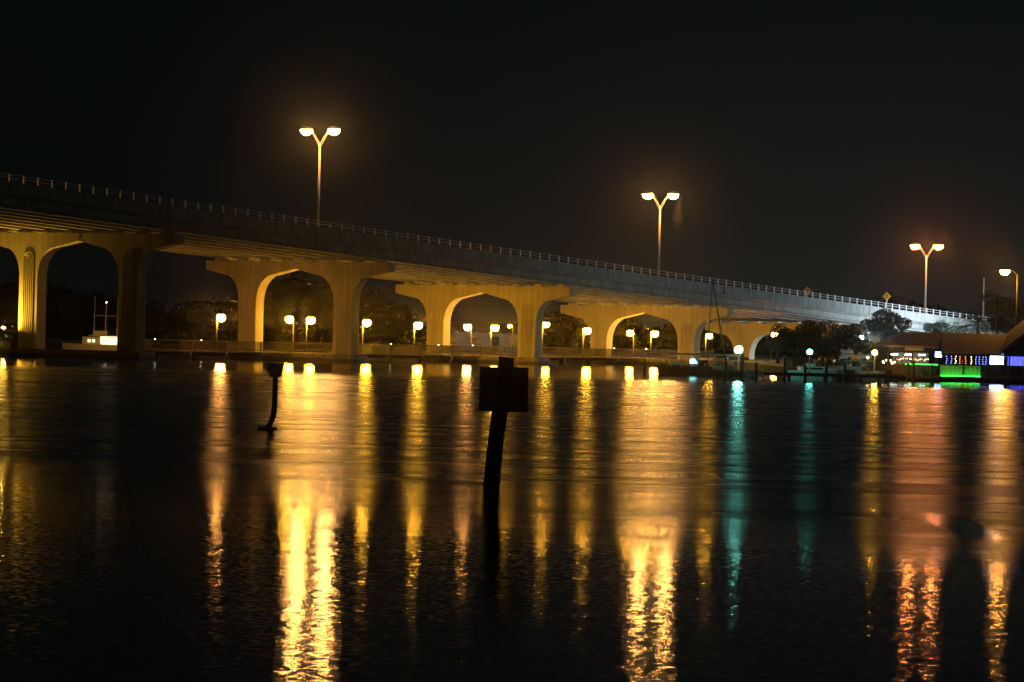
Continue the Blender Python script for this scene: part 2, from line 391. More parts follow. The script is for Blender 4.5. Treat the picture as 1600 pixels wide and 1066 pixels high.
# ------------------------------------------------------------------ lamps
def lamp_head(root, p, d, m, L=0.70, W=0.54, H=0.58, name='lamp_head'):
    """p = centre of lens top, d = unit direction the head points; housing above, drop lens below"""
    mb = MB()
    ang = math.atan2(d[1], d[0])
    hb = MB().ell((0, 0, 0), L*1.06, W*1.08, H*0.55, 14, 4, 0.0, 0.5)
    hb.add([(L*1.06*math.cos(2*math.pi*k/14), W*1.08*math.sin(2*math.pi*k/14), 0) for k in range(14)], [tuple(reversed(range(14)))])
    h = hb.build(name, 'pole_paint', root, p, True); h.rotation_euler = (0, 0, ang)
    lb = MB().ell((0, 0, -0.01), L*0.98, W*0.98, H, 14, 5, -0.5, 0.0)
    g = lb.build('lens', m, h, None, True)
    return h
def bridge_lamp(s, m, label, z_l):
    z0 = zpar(s) - 0.02
    r = thing('street_lamp', label, 'street lamp', B(s, 0, z0), -TH, 'twin lamps along the bridge deck')
    h = z_l - z0
    MB().tube([(0, 0, -0.01), (0, 0, 0.5)], 0.20, 10).build('base', 'galvanised', r)
    MB().tube([(0, 0, 0.4), (0, 0, h-1.25)], [0.15, 0.10], 10).build('pole', 'pole_paint', r, None, True)
    for sg in (-1, 1):
        mb = MB()
        mb.tube([(sg*0.05, 0, h-1.75), (sg*0.55, 0, h-0.85), (sg*1.05, 0, h-0.10), (sg*1.35, 0, h+0.06)], 0.045, 6)
        mb.tube([(sg*0.05, 0, h-1.35), (sg*0.45, 0, h-0.72), (sg*1.0, 0, h-0.02)], 0.035, 6)
        mb.build('arm', 'pole_paint', r)
        lamp_head(r, (sg*1.76, 0, h+0.12), (sg, 0), m)
bridge_lamp(-32.1, 'sodium_bridge', 'assumed out-of-view twin-armed lamp further up the bridge, before the first pier', 27.7)  # outside the view; assumed from lamp spacing, added to light the left posts
bridge_lamp(39.9, 'sodium_bridge', 'twin-armed lamp on the highest visible stretch of bridge deck', 24.12)
bridge_lamp(111.6, 'sodium_bridge', 'twin-armed lamp on the deck halfway down the bridge slope', 20.50)
bridge_lamp(184.9, 'sodium_orange', 'twin-armed lamp at the foot of the bridge beside diamond sign', 16.75)

def path_lamp(t, s, z_l, m, label, side=1, base=0.90, size=1.0, grp='lamps lighting the boardwalk under the bridge'):
    r = thing('path_lamp', label, 'lamp post', B(s, t, base), -TH, grp); h = z_l - base
    MB().tube([(0, 0, -0.01), (0, 0, 0.25)], 0.11, 8).build('base', 'dark_metal', r)
    MB().tube([(0, 0, 0.2), (0, 0, h+0.1)], [0.06, 0.042], 8).build('pole', 'pole_grey', r, None, True)
    MB().tube([(0, 0, h), (side*0.12, 0, h+0.32), (side*0.42, 0, h+0.36)], 0.03, 6).build('arm', 'pole_grey', r)
    rr = 0.44*size; zc = h + 0.14 - 0.45*rr
    hd = MB().ell((0, 0, rr*0.55), rr*0.86, rr*0.86, rr*0.55, 14, 3, 0.0, 0.5).build('lamp_head', 'pole_grey', r, (side*0.50, 0, zc), True)
    MB().ell((0, 0, 0), rr, rr, rr*0.95, 14, 8, -0.5, 0.22).build('lens', m, hd, None, True)
    return r
P = 'sodium_path'
path_lamp(-0.6, 23.4, 4.35, 'sodium_red', 'reddish boardwalk lamp between the first two piers from open water', 1)
path_lamp(-3.9, 41.4, 4.40, P, 'left of two lamps framed by the arch beside black bent pipe', -1)
path_lamp(-0.5, 39.0, 4.35, P, 'right of two lamps framed by the arch beside black bent pipe', 1)
path_lamp(-3.9, 54.4, 4.25, P, 'yellow boardwalk lamp just past the second pier, near green bin', 1)
path_lamp(-0.5, 59.4, 4.12, P, 'boardwalk lamp in front of third pier, above the green bin', 1)
path_lamp(-3.9, 76.2, 4.10, 'sodium_red', 'reddish lamp framed by the third arch, left of its pair', -1)
path_lamp(-0.5, 75.0, 4.08, P, 'yellow lamp framed by the third arch, right of its pair', 1)
path_lamp(-3.9, 91.6, 4.58, P, 'small taller lamp beside right column of the third pier', 1, size=0.8)
path_lamp(-0.5, 95.2, 4.02, P, 'bright boardwalk lamp in front of left column of fourth pier', 1)
path_lamp(-3.9, 112.7, 3.90, P, 'left of two lamps framed by the fourth arch behind canopy boat', -1, size=0.9)
path_lamp(-0.5, 111.0, 3.88, P, 'right of two lamps framed by the fourth arch behind canopy boat', 1)
path_lamp(-4.0, 130.8, 3.80, P, 'lamp on the bank behind the sailboat mast', 1, 0.85, 0.9)
path_lamp(10.0, 122.0, 4.08, 'sodium_orange', 'orange lamp standing in front of trees below the bridge', 1, 0.85, 0.9)
path_lamp(-34.0, 135.3, 4.25, 'sodium_red', 'distant red-tinted lamp beyond the bridge near low house', 1, 0.85, 0.7, 'lamps on the far bank')
path_lamp(-34.0, 133.2, 4.40, P, 'distant yellow lamp close beside the red-tinted one', -1, 0.85, 0.55, 'lamps on the far bank')

# lamp bracketed to the first pier, throwing light up the column
r = thing('wall_lamp', 'bright lamp bracketed to the column of the pier by the yacht', 'wall lamp', B(-0.9, -8.25, 2.45), -TH)
MB().box(0.98, 1.07, 0.95, 1.35, -0.10, 0.10).build('wall_plate', 'dark_metal', r)
MB().tube([(1.02, 1.1, 0), (0.45, 0.5, 0.0), (0.0, 0, 0.05)], 0.035, 6).build('bracket', 'dark_metal', r)
MB().ell((0, 0, 0.30), 0.27, 0.27, 0.30, 12, 4, -0.5, 0.0).build('lamp_bowl', 'dark_metal', r, None, True)
MB().ell((0, 0, 0.20), 0.235, 0.235, 0.16, 12, 5, 0.0, 0.5).build('lens', 'sodium_wall', r, None, True)

# lamp and bare pole on the approach road, assumed unseen floodlight for the fascia
r = thing('street_lamp', 'single lamp on a tall dark pole behind the restaurant, before the palms', 'street lamp', (47.17, 359.5, 0.85))
MB().tube([(0, 0, 0), (0, 0, 9.28)], [0.12, 0.07], 8).build('pole', 'dark_metal', r, None, True)
MB().tube([(0, 0, 9.03), (-0.4, 0, 9.48), (-0.8, 0, 9.55)], 0.035, 6).build('arm', 'dark_metal', r)
lamp_head(r, (-1.2, 0, 9.53), (-1, 0), 'sodium_amber', 0.48, 0.42, 0.46)
r = thing('utility_pole', 'slim bare pole with a dark collar where the bridge ends', 'pole', B(203.5, 0, 4.0), -TH)
MB().tube([(0, 0, 0), (0, 0, 8.9)], [0.16, 0.11], 8).build('pole', 'pole_paint', r, None, True)
MB().tube([(0, 0, 5.6), (0, 0, 6.4)], 0.19, 8).build('collar', 'dark_metal', r)
r = thing('flood_lamp', 'assumed white floodlight hidden behind the restaurant roof', 'floodlight', B(157, 30, 0.85), -TH)  # unseen lamp, assumed from the blue-white light on the bridge fascia
MB().tube([(0, 0, 0), (0, 0, 3.2)], [0.09, 0.07], 8).build('pole', 'pole_paint', r, None, True)
h = MB().box(-0.10, 0.10, -0.55, 0.55, -0.30, 0.30).build('housing', 'dark_metal', r, (-0.12, 0, 3.4)); h.rotation_euler = (0, R(12), 0)
MB().box(-0.125, -0.102, -0.50, 0.50, -0.26, 0.26).build('lens', 'assumed_flood_halide', h)
r = thing('flood_lamp', 'small white lamp glimpsed through the trees below the bridge', 'floodlight', B(86.9, 40, 0.85), -TH)
MB().tube([(0, 0, 0), (0, 0, 2.9)], [0.08, 0.06], 8).build('pole', 'pole_paint', r, None, True)
MB().ell((0, 0, 3.05), 0.17, 0.17, 0.17, 12, 8).build('globe', 'halide_globe', r, None, True)

# ------------------------------------------------------------------ diamond warning signs on the near parapet
for s, lab in ((130.4, 'yellow diamond sign standing behind railing mid slope'), (149.2, 'yellow diamond sign on white post above the leafy tree')):
    near = s > 140
    r = thing('warning_sign', lab, 'road sign', B(s, 11.92 if near else 10.4, zpar(s)-(1.0 if near else 0.8)), -TH, 'diamond signs along the bridge')
    zc = 2.55 if near else 1.75
    MB().tube([(0, 0, 0), (0, 0, zc-0.3)], 0.055, 8).build('post', 'galvanised', r)
    a = 0.56
    mb = MB().add([(0, y, z) for y in (-0.03, 0.0) for z in (0,)] , [])
    vs = []
    for y in (-0.03, 0.0): vs += [(-a, y, zc), (0, y, zc-a), (a, y, zc), (0, y, zc+a)]
    q = fixn(MB().add(vs, [(0,1,2,3), (4,7,6,5), (0,4,5,1), (1,5,6,2), (2,6,7,3), (3,7,4,0)]).build('panel', 'sign_yellow', r)); q.rotation_euler = (0, 0, TH)
    q = MB().box(-0.05, 0.05, -0.045, -0.034, zc-0.15, zc+0.26).build('symbol', 'sign_black', r); q.rotation_euler = (0, 0, TH)

# ------------------------------------------------------------------ boardwalk under the arches
def boardwalk():
    r = thing('boardwalk', 'dark timber boardwalk with railing running beneath the bridge arches', 'boardwalk', (OX, OY, 0), -TH)
    a, b, t0, t1, z = 12.0, 126.0, -4.45, 0.0, 0.88
    s = a; k = 0
    while s < b:                        # deck bays between pile bents
        MB().box(t0, t1, s, min(s+5.98, b), z-0.14, z).build('deck_bay', 'timber', r)
        for t in (t0+0.25, t1-0.25):
            MB().tube([(t, s+0.3, -1.2), (t, s+0.3, z-0.14)], 0.16, 8).build('pile', 'timber_wet', r)
        MB().box(t0-0.05, t1+0.05, s+0.12, s+0.48, z-0.44, z-0.142).build('cross_beam', 'timber_wet', r)
        for t in (t0+0.06, t1-0.06):
            MB().box(t-0.05, t+0.05, s+0.25, s+0.35, z, z+0.98).build('rail_post', 'rail_timber', r)
            e = min(s+6.25, b)
            MB().box(t-0.07, t+0.07, s+0.3, e, z+0.98, z+1.03).build('top_rail', 'rail_timber', r)
            MB().box(t-0.025, t+0.025, s+0.36, e-0.06, z+0.10, z+0.16).build('bottom_rail', 'rail_timber', r)
            mb = MB(); y = s+0.5
            while y < e-0.1:
                mb.box(t-0.014, t+0.014, y, y+0.03, z+0.16, z+0.98); y += 0.15
            struct(mb.build('balusters', 'rail_timber', r), 'stuff')
        s += 6.0
boardwalk()
for i, (s, lab) in enumerate(((11.9, 'tiny light on the boardwalk rail at its open end'), (19.5, 'tiny light on the boardwalk rail below the reddish lamp'),
               (43.5, 'tiny rail light just behind second pier arch'), (53.6, 'tiny rail light between second pier and green bin'),
               (63.0, 'tiny rail light beside the green bin'), (70.0, 'tiny rail light at left column of third pier'), (101.0, 'tiny rail light near left column of fourth pier'), (108.6, 'tiny rail light inside the fourth arch'))):
    r = thing('rail_light', lab, 'rail light', B(s+0.6, -0.06, 1.91), -TH, 'small lights along the boardwalk rail')
    MB().box(-0.04, 0.04, -0.05, 0.05, 0, 0.04).build('base', 'dark_metal', r)
    MB().ell((0, 0, 0.04), 0.045, 0.055, 0.05, 8, 3, 0.0, 0.5).build('lens', 'point_white', r, None, True)
r = thing('storage_bin', 'pale green ribbed bin standing on the boardwalk', 'bin', B(53.8, -1.6, 0.88), -TH)
MB().box(-0.5, 0.5, -1.7, 1.7, 0.0, 0.86).build('body', 'box_green', r)
MB().box(-0.56, 0.56, -1.76, 1.76, 0.862, 0.93).build('lid', 'box_green', r)
for i in range(8): MB().box(0.502, 0.54, -1.6+0.44*i, -1.5+0.44*i, 0.05, 0.8).build('rib', 'box_green', r)

# ------------------------------------------------------------------ channel markers in the foreground
r = thing('channel_marker', 'leaning dark timber pile with a square board bolted behind it', 'marker', (-0.36, 80.1, 0))
MB().tube([(-0.02, 0, -1.5), (0, 0, 0), (0.07, 0, 0.9), (0.17, 0, 1.8), (0.26, 0, 2.66)], [0.175, 0.172, 0.165, 0.163, 0.16], 14).build('pile', 'timber_wet', r, None, True)
MB().box(-0.30, 0.72, 0.20, 0.235, 1.52, 2.45).build('board', 'board_back', r)
for z in (1.75, 2.22):
    MB().box(-0.27, 0.69, 0.15, 0.198, z-0.04, z+0.04).build('batten', 'timber_wet', r)
    MB().tube([(0.19, -0.20, z), (0.19, -0.12, z)], 0.02, 6).build('bolt', 'galvanised', r)
r = thing('tide_marker', 'black bent pipe with a boxed head on a low float', 'marker', (-7.56, 119.75, 0))
MB().box(-0.29, 0.27, -0.45, 0.45, -0.12, 0.09).build('float', 'timber_wet', r)
MB().tube([(-0.02, 0, 0.05), (0.10, 0, 0.25), (0.17, 0, 0.42), (0.195, 0, 0.62), (0.21, 0, 1.66)], 0.085, 10).build('pipe', 'dark_metal', r, None, True)
MB().box(0.02, 0.39, -0.16, 0.16, 1.655, 1.80).box(-0.03, 0.44, -0.2, 0.2, 1.80, 2.08).build('head_box', 'dark_metal', r)

# ------------------------------------------------------------------ boats
def hull(mb, L, W, H, d=0.35, n=12, rake=0.18):
    rows = []
    for i in range(n+1):
        u = i/n; x = -L/2 + L*u
        wd = W/2*(0.86+0.14*min(1, u*3))*(1 - max(0, (u-0.5)/0.5)**2.4)
        sh = H*(1 + 0.28*max(0, u-0.3)**1.6)
        xs = x + rake*L*0.25*max(0, u-0.6)
        rows.append([(xs, -max(wd, .02), sh), (x, -max(wd*0.80, .015), 0.02), (x, 0, -d*(1-0.6*max(0, u-.7)/.3)), (x, max(wd*0.80, .015), 0.02), (xs, max(wd, .02), sh)])
    vs = [p for r_ in rows for p in r_]; fs = []
    for i in range(n):
        for k in range(4): fs.append((i*5+k, i*5+k+1, (i+1)*5+k+1, (i+1)*5+k))
        fs.append((i*5+4, i*5, (i+1)*5, (i+1)*5+4))
    fs.append((0, 1, 2, 3, 4)); return mb.add(vs, fs)
# covered tour boat
r = thing('canopy_boat', 'dark hulled tour boat with a long white canopy by the sailboat', 'boat', (16.35, 341.0, 0), R(180))
fixn(hull(MB(), 6.6, 2.3, 0.85).build('hull', 'dark_gel', r))
q = MB(); pr = [(-1.15, 1.86), (-0.6, 1.97), (0.6, 1.97), (1.15, 1.86), (1.15, 1.80), (0.6, 1.90), (-0.6, 1.90), (-1.15, 1.80)]
q.add([(x, y, z) for x in (-3.5, 2.9) for y, z in pr], [tuple(range(8)), tuple(range(8, 16))] + [(i, (i+1) % 8, 8+(i+1) % 8, 8+i) for i in range(8)])
fixn(q.build('canopy', 'canvas', r))
for x in (-3.2, -1.7, -0.2, 1.3, 2.6):
    for y in (-1.0, 1.0): MB().tube([(x, y, 0.7), (x, y, 1.84)], 0.03, 6).build('canopy_post', 'galvanised', r)
MB().box(1.0, 2.3, -0.75, 0.75, 0.8, 1.18).build('fore_cabin', 'white_gel', r)
MB().box(0.55, 0.6, -0.7, 0.7, 0.8, 1.55).build('windscreen', 'glass_dark', r)
for x in (-2.6, -1.9, -1.2): MB().box(x, x+0.42, -0.85, 0.85, 0.7, 1.05).build('seat', 'canvas_blue', r)
MB().add([(0.55, -1.02, 1.05), (-0.25, -1.02, 1.05), (0.05, -1.02, 1.5), (0.55, -1.0, 1.45), (0.55, -0.98, 1.05), (-0.25, -0.98, 1.05), (0.05, -0.98, 1.5), (0.55, -0.96, 1.45)],
         [(0,1,2,3), (7,6,5,4), (0,4,5,1), (1,5,6,2), (2,6,7,3), (3,7,4,0)]).build('glowing_side_screen', 'cyan_reflection_glow', r)  # no lamp: cyan light reflected in the screen is put in as emission
# sailboat with raked mast
r = thing('sailboat', 'dark sailboat whose raked bare mast crosses the bridge railing', 'sailboat', (18.9, 337.5, 0), R(180))
fixn(hull(MB(), 5.2, 1.7, 0.62).build('hull', 'dark_gel', r))
MB().box(-0.6, 1.2, -0.5, 0.5, 0.6, 0.98).build('cabin', 'dark_gel', r)
MB().tube([(-0.05, 0, 0.6), (1.40, 0, 8.5)], [0.075, 0.05], 8).build('mast', 'dark_metal', r, None, True)
MB().tube([(1.40, 0, 8.48), (1.58, 0, 5.0), (1.66, 0, 0.75)], 0.035, 6).build('forestay', 'dark_metal', r)
MB().tube([(0.05, 0, 1.5), (-2.0, 0, 1.55)], 0.07, 8).build('boom', 'dark_metal', r)
MB().tube([(-0.15, 0, 1.62), (-1.9, 0, 1.66)], 0.11, 8).build('furled_sail', 'canvas_blue', r, None, True)
# white runabout with railing
r = thing('motor_boat', 'white motor boat with bow rail beneath the weaker green lamp', 'boat', (26.2, 327.5, 0), R(8))
fixn(hull(MB(), 5.4, 2.0, 0.78).build('hull', 'white_gel', r))
MB().box(-1.7, 0.4, -0.75, 0.75, 0.78, 1.12).build('cabin', 'white_gel', r)
MB().box(-1.5, 0.2, -0.77, -0.751, 0.88, 1.05).build('cabin_window', 'glass_dark', r)
MB().tube([(0.4, -0.8, 1.15), (1.6, -0.7, 1.2), (2.6, -0.1, 1.25), (1.6, 0.7, 1.2), (0.4, 0.8, 1.15)], 0.025, 6).build('bow_rail', 'galvanised', r)
for x, y in ((0.8, -0.78), (1.6, -0.68), (2.3, -0.33), (0.8, 0.78), (1.6, 0.68)): MB().tube([(x, y, 0.75), (x, y, 1.2)], 0.02, 6).build('rail_stanchion', 'galvanised', r)
MB().box(-2.85, -2.6, -0.2, 0.2, 0.2, 1.15).build('outboard', 'dark_metal', r)
for x in (-1.2, -0.75): MB().box(x, x+0.3, -0.6, -0.2, 1.12, 1.4).build('seat_back', 'white_gel', r)
# cabin cruiser with hard top
r = thing('cabin_cruiser', 'pale cabin cruiser with a hard top next to lit globe post', 'boat', (29.6, 330.5, 0), R(175))
fixn(hull(MB(), 5.0, 2.0, 0.85).build('hull', 'white_gel', r))
MB().box(-0.6, 1.3, -0.8, 0.8, 0.85, 1.2).build('cabin', 'white_gel', r)
q = MB(); q.box(-1.7, 0.9, -0.95, 0.95, 1.66, 1.74).build('hard_top', 'canvas', r)
for x in (-1.6, -0.5, 0.7):
    for y in (-0.85, 0.85): MB().tube([(x, y, 0.8), (x+0.05, y, 1.66)], 0.035, 6).build('top_post', 'white_gel', r)
MB().box(0.55, 0.6, -0.8, 0.8, 1.2, 1.62).build('windscreen', 'glass_dark', r)
# dark dinghy bows
for x, y, a, lab in ((28.4, 324.5, 60, 'dark skiff nosed in beside white motor boat'), (31.6, 331.5, 120, 'dark covered skiff below the bright orange dock lamp')):
    r = thing('skiff', lab, 'boat', (x, y, 0), R(a), 'small dark skiffs at the dock')
    fixn(hull(MB(), 3.6, 1.5, 0.6).build('hull', 'dark_gel', r)); MB().box(-1.2, 0.6, -0.45, 0.45, 0.6, 0.95).build('cover', 'canvas_blue', r)
    MB().box(-1.95, -1.75, -0.15, 0.15, 0.1, 0.95).build('outboard', 'dark_metal', r)
# yacht seen through the first arch
r = thing('fishing_yacht', 'fishing yacht with lit cabin and outriggers seen through the arch', 'yacht', (-47.4, 438.0, 0), R(188))
fixn(hull(MB(), 7.5, 2.8, 1.0).build('hull', 'white_gel', r))
MB().box(-3.3, 0.2, -1.1, 1.1, 0.95, 1.15).build('cockpit_sole', 'white_gel', r)
MB().box(-2.4, -0.5, -1.2, 1.2, 1.1, 1.95).build('lit_cabin', 'cabin_lit', r)
MB().box(-2.6, 0.9, -1.3, 1.3, 1.96, 2.08).build('flybridge_deck', 'white_gel', r)
MB().box(-0.45, 1.6, -1.1, 1.1, 1.0, 1.9).build('fore_cabin', 'white_gel', r)
for x in (0.2, 0.7): MB().box(x, x+0.3, 1.11, 1.14, 1.3, 1.6).build('porthole', 'cabin_lit', r)
MB().box(-1.2, 0.4, -0.9, 0.9, 2.08, 2.6).build('flybridge', 'white_gel', r)
MB().tube([(-1.0, 0, 2.5), (-1.05, 0, 5.8)], [0.06, 0.03], 6).build('mast', 'galvanised', r)
MB().tube([(-2.4, 0, 4.3), (0.5, 0, 4.35)], 0.03, 6).build('spreader', 'galvanised', r)
for sx in (0.3, -2.3): MB().tube([(sx, 0, 2.0), (sx-0.05, 0, 6.5)], [0.05, 0.025], 6).build('outrigger', 'galvanised', r)
MB().ell((-1.05, 0, 5.85), 0.05, 0.05, 0.07, 8, 4).build('mast_light', 'point_white', r)

# ------------------------------------------------------------------ docks, piles, dock lamps
def dock(x0, x1, y0, y1, z, lab):
    r = thing('dock', lab, 'dock', (x0, y0, 0)); n = max(2, int((x1-x0)/0.5))
    me = None
    for i in range(n):
        a = (x1-x0)*i/n
        if me is None:
            mb = MB().box(0.01, (x1-x0)/n-0.015, 0, y1-y0, z-0.05, z); me = bpy.data.meshes.new('plank'); me.from_pydata(mb.v, [], mb.f); me.materials.append(MATS['timber'])
        place('plank', me, None, r, (a, 0, 0))
    for yy in (0.1, y1-y0-0.2): MB().box(0, x1-x0, yy, yy+0.1, z-0.28, z-0.052).build('stringer', 'timber_wet', r)
    xx = 0.3
    while xx < x1-x0:
        for yy in (0.25, y1-y0-0.35): MB().tube([(xx, yy, -1), (xx, yy, z-0.05)], 0.1, 8).build('dock_leg', 'timber_wet', r)
        xx += 3.0
    return r
dock(17.0, 33.0, 321.2, 322.8, 0.62, 'plank dock carrying both green lamps')
dock(30.6, 32.0, 323.0, 351.5, 0.66, 'plank gangway linking the dock to the restaurant bank')
# white slatted gate at the dock end
r = thing('dock_fence', 'low white slatted fence beside the brighter green lamp', 'fence', (19.6, 321.0, 0.62))
for i in range(3): MB().box(0.0, 1.5, 0.0, 0.04, 0.08+0.2*i - 0.5, 0.2+0.2*i - 0.5).build('slat', 'panel_white', r)
for x in (0.0, 0.72, 1.42): MB().box(x, x+0.08, 0.045, 0.12, -0.6, 0.25).build('fence_post', 'panel_white', r)
pl = [(19.15, 318.5, 2.1, 'tall mooring pile next to the brighter green lamp'), (20.3, 318.0, 1.35, 'mooring pile in front of the white slatted fence'),
      (22.7, 319.2, 1.95, 'mooring pile between the two green lamps'), (24.4, 318.6, 1.25, 'short mooring pile just left of the weaker green lamp'),
      (26.05, 317.6, 1.45, 'mooring pile off the bow of the white motor boat'), (27.8, 320.0, 1.5, 'mooring pile beside the dark skiff'),
      (17.9, 319.5, 1.7, 'mooring pile under the canopy boat stern'), (35.15, 340.4, 1.55, 'leftmost of two close piles before the restaurant rail'),
      (35.65, 340.2, 1.75, 'taller of two close piles before the restaurant rail'), (37.3, 340.6, 1.4, 'single pile before the restaurant bar'), (12.0, 345.0, 1.3, 'mooring pile off the canopy boat bow')]
for x, y, z, lab in pl:
    r = thing('mooring_pile', lab, 'pile', (x, y, 0), 0, 'mooring piles along the marina')
    a = random.uniform(-.05, .05)
    MB().tube([(0, 0, -1.2), (a*0.5, 0, z*0.5), (a, 0, z)], [0.14, 0.135, 0.125], 9).build('shaft', 'timber_wet', r, None, True)
    MB().tube([(a, 0, z+0.002), (a, 0, z+0.1)], [0.15, 0.03], 9).build('cap', 'galvanised' if z > 1.5 else 'timber_wet', r)
def dock_lamp(x, y, z0, z, m, rad, lab, grp):
    r = thing('dock_lamp', lab, 'lamp post', (x, y, z0), 0, grp)
    MB().tube([(0, 0, -0.01), (0, 0, 0.08)], 0.12, 8).build('base', 'dark_metal', r)
    MB().tube([(0, 0, 0.05), (0, 0, z-z0-rad)], 0.045, 8).build('pole', 'pole_paint', r)
    MB().tube([(0, 0, z-z0-rad*1.1), (0, 0, z-z0-rad*0.8)], [rad*0.45, rad*0.6], 10).build('collar', 'dark_metal', r)
    MB().ell((0, 0, z-z0), rad, rad, rad, 14, 10).build('globe', m, r, None, True)
dock_lamp(19.02, 322.0, 0.62, 2.42, 'mercury', 0.32, 'bright green-white globe lamp on the dock by the sailboat', 'globe lamps on the docks')
dock_lamp(24.98, 322.0, 0.62, 2.38, 'mercury_weak', 0.24, 'weaker green globe lamp on the dock before dark trees', 'globe lamps on the docks')
dock_lamp(31.95, 338.0, 0.66, 2.42, 'sodium_path', 0.22, 'orange globe lamp beside the restaurant gangway', 'globe lamps on the docks')
dock_lamp(29.9, 322.4, 0.62, 2.02, 'warm_bulb', 0.09, 'thin post with one small pale bulb near cabin cruiser', 'globe lamps on the docks')
r = thing('notice_board', 'pale rectangular notice board among the trees by the gangway', 'sign', (30.9, 345, 0.66))
MB().box(-0.35, 0.35, -0.03, 0.0, 1.1, 1.5).build('panel', 'cream_wall', r)
for x in (-0.28, 0.28): MB().box(x-0.03, x+0.03, 0.002, 0.06, 0, 1.5).build('post', 'timber', r)

# ------------------------------------------------------------------ waterside restaurant
rest = thing('restaurant', 'open-sided waterside restaurant under a broad brown hipped roof', 'restaurant', (33.5, 343.0, 0))
X0, Y0 = 33.5, 343.0
def q4(name, m, pts, th=0.10, parent=rest):        # a roof plane with thickness
    a = [Vector((x-X0, y-Y0, z)) for x, y, z in pts]; nrm = (a[1]-a[0]).cross(a[2]-a[0]).normalized()
    if nrm.z < 0: nrm = -nrm
    n = len(a); b = [p - nrm*th for p in a]
    return fixn(MB().add(a + b, [tuple(range(n)), tuple(range(2*n-1, n-1, -1))] + [(i, n+i, n+(i+1) % n, (i+1) % n) for i in range(n)]).build(name, m, parent))
q4('roof_slope', 'roofing', [(33.3, 342.6, 3.08), (38.0, 342.6, 3.10), (39.2, 350, 4.36), (35.4, 350, 4.33)])
q4('roof_slope', 'roofing', [(38.03, 340.2, 2.66), (43.35, 340.2, 2.63), (47.0, 350, 4.38), (39.23, 350, 4.36)])
q4('roof_slope', 'roofing', [(33.3, 342.58, 3.07), (35.38, 350, 4.32), (35.38, 350.02, 4.32), (33.3, 357.4, 3.07)])
q4('roof_slope', 'roofing', [(33.3, 357.4, 3.08), (35.4, 350.04, 4.33), (52.0, 350.04, 4.36), (52.0, 357.4, 3.1)])
# cross gable at the right
q4('gable_roof_slope', 'dark_siding', [(43.2, 339.6, 2.75), (47.3, 339.6, 6.1), (47.3, 352, 6.1), (43.2, 352, 2.75)])
q4('gable_roof_slope', 'dark_siding', [(47.32, 339.6, 6.1), (51.6, 339.6, 2.75), (51.6, 352, 2.75), (47.32, 352, 6.1)])
fixn(MB().add([(43.5-X0, y-Y0, 2.7) for y in (340.2, 340.35)] + [(51.3-X0, y-Y0, 2.7) for y in (340.2, 340.35)] + [(47.3-X0, y-Y0, 5.9) for y in (340.2, 340.35)],
         [(0, 2, 4), (1, 5, 3), (0, 1, 3, 2), (2, 3, 5, 4), (4, 5, 1, 0)]).build('gable_wall', 'dark_siding', rest))
MB().box(33.7-X0, 38.0-X0, 342.9-Y0, 343.0-Y0, 2.62, 2.98).build('fascia_board', 'dark_siding', rest)
MB().box(38.04-X0, 51.0-X0, 340.7-Y0, 340.8-Y0, 2.36, 2.56).build('fascia_board', 'dark_siding', rest)
MB().box(35.1-X0, 36.75-X0, 342.82-Y0, 342.895-Y0, 2.68, 2.95).build('sign_board', 'cream_wall', rest, label='pale blank sign board under the eave')
MB().box(33.0-X0, 52.0-X0, 340.2-Y0, 358-Y0, 0.22, 0.46).build('floor_deck', 'timber', rest)
MB().box(33.2-X0, 52.0-X0, 354-Y0, 354.2-Y0, 0.46, 3.0).build('back_wall', 'dark_siding', rest)
for x in (33.6, 35.8, 37.9, 40.1, 42.4, 44.2, 46.6, 49.2, 51.2):
    y = 343.1 if x < 38 else 340.9
    MB().box(x-X0-0.07, x-X0+0.07, y-Y0-0.07, y-Y0+0.07, 0.46, 2.62 if x < 38 else 2.36).build('roof_post', 'timber', rest)
for i in range(10):
    for y in (340.5, 345): MB().tube([(33.3-X0+2*i, y-Y0, -1.2), (33.3-X0+2*i, y-Y0, 0.22)], 0.13, 8).build('deck_pile', 'timber_wet', rest)
# balustrade bays: the green lit one with its slats, and dark ones
def bay(x0, x1, y, m, n, z0=0.52, z1=1.50):
    MB().box(x0-X0, x1-X0, y-Y0+0.06, y-Y0+0.09, z0, z1-0.04).build('rail_panel', m, rest)
    for i in range(n+1):
        x = x0 + (x1-x0)*i/n; MB().box(x-X0-0.03, x-X0+0.03, y-Y0-0.01, y-Y0+0.055, z0, z1-0.04).build('rail_picket', m, rest)
    MB().box(x0-X0-0.03, x1-X0+0.03, y-Y0-0.06, y-Y0+0.12, z1-0.038, z1+0.02).build('rail_cap', 'timber', rest)
bay(38.08, 41.6, 340.9, 'panel_white', 9); bay(41.7, 44.1, 340.9, 'timber', 6); bay(44.3, 51.0, 340.9, 'timber', 12); bay(33.7, 37.8, 341.6, 'timber', 10, 0.5, 1.42)
o = MB().box(0, 3.5, 0, 0.06, 0, 0.05).build('led_strip', 'green_led', None, (38.1, 340.55, 0.50)); tag(o, 'green light strip along the foot of the white rail panel', 'light strip')
o = MB().box(0, 2.9, 0, 0.05, 0, 0.035).build('led_strip', 'green_led', None, (35.0, 341.45, 1.46)); tag(o, 'thin green light strip under the bar counter edge', 'light strip')
o = MB().box(35.0-X0, 37.95-X0, 341.5-Y0, 342.2-Y0, 1.50, 1.56).build('bar_counter', 'timber', rest)
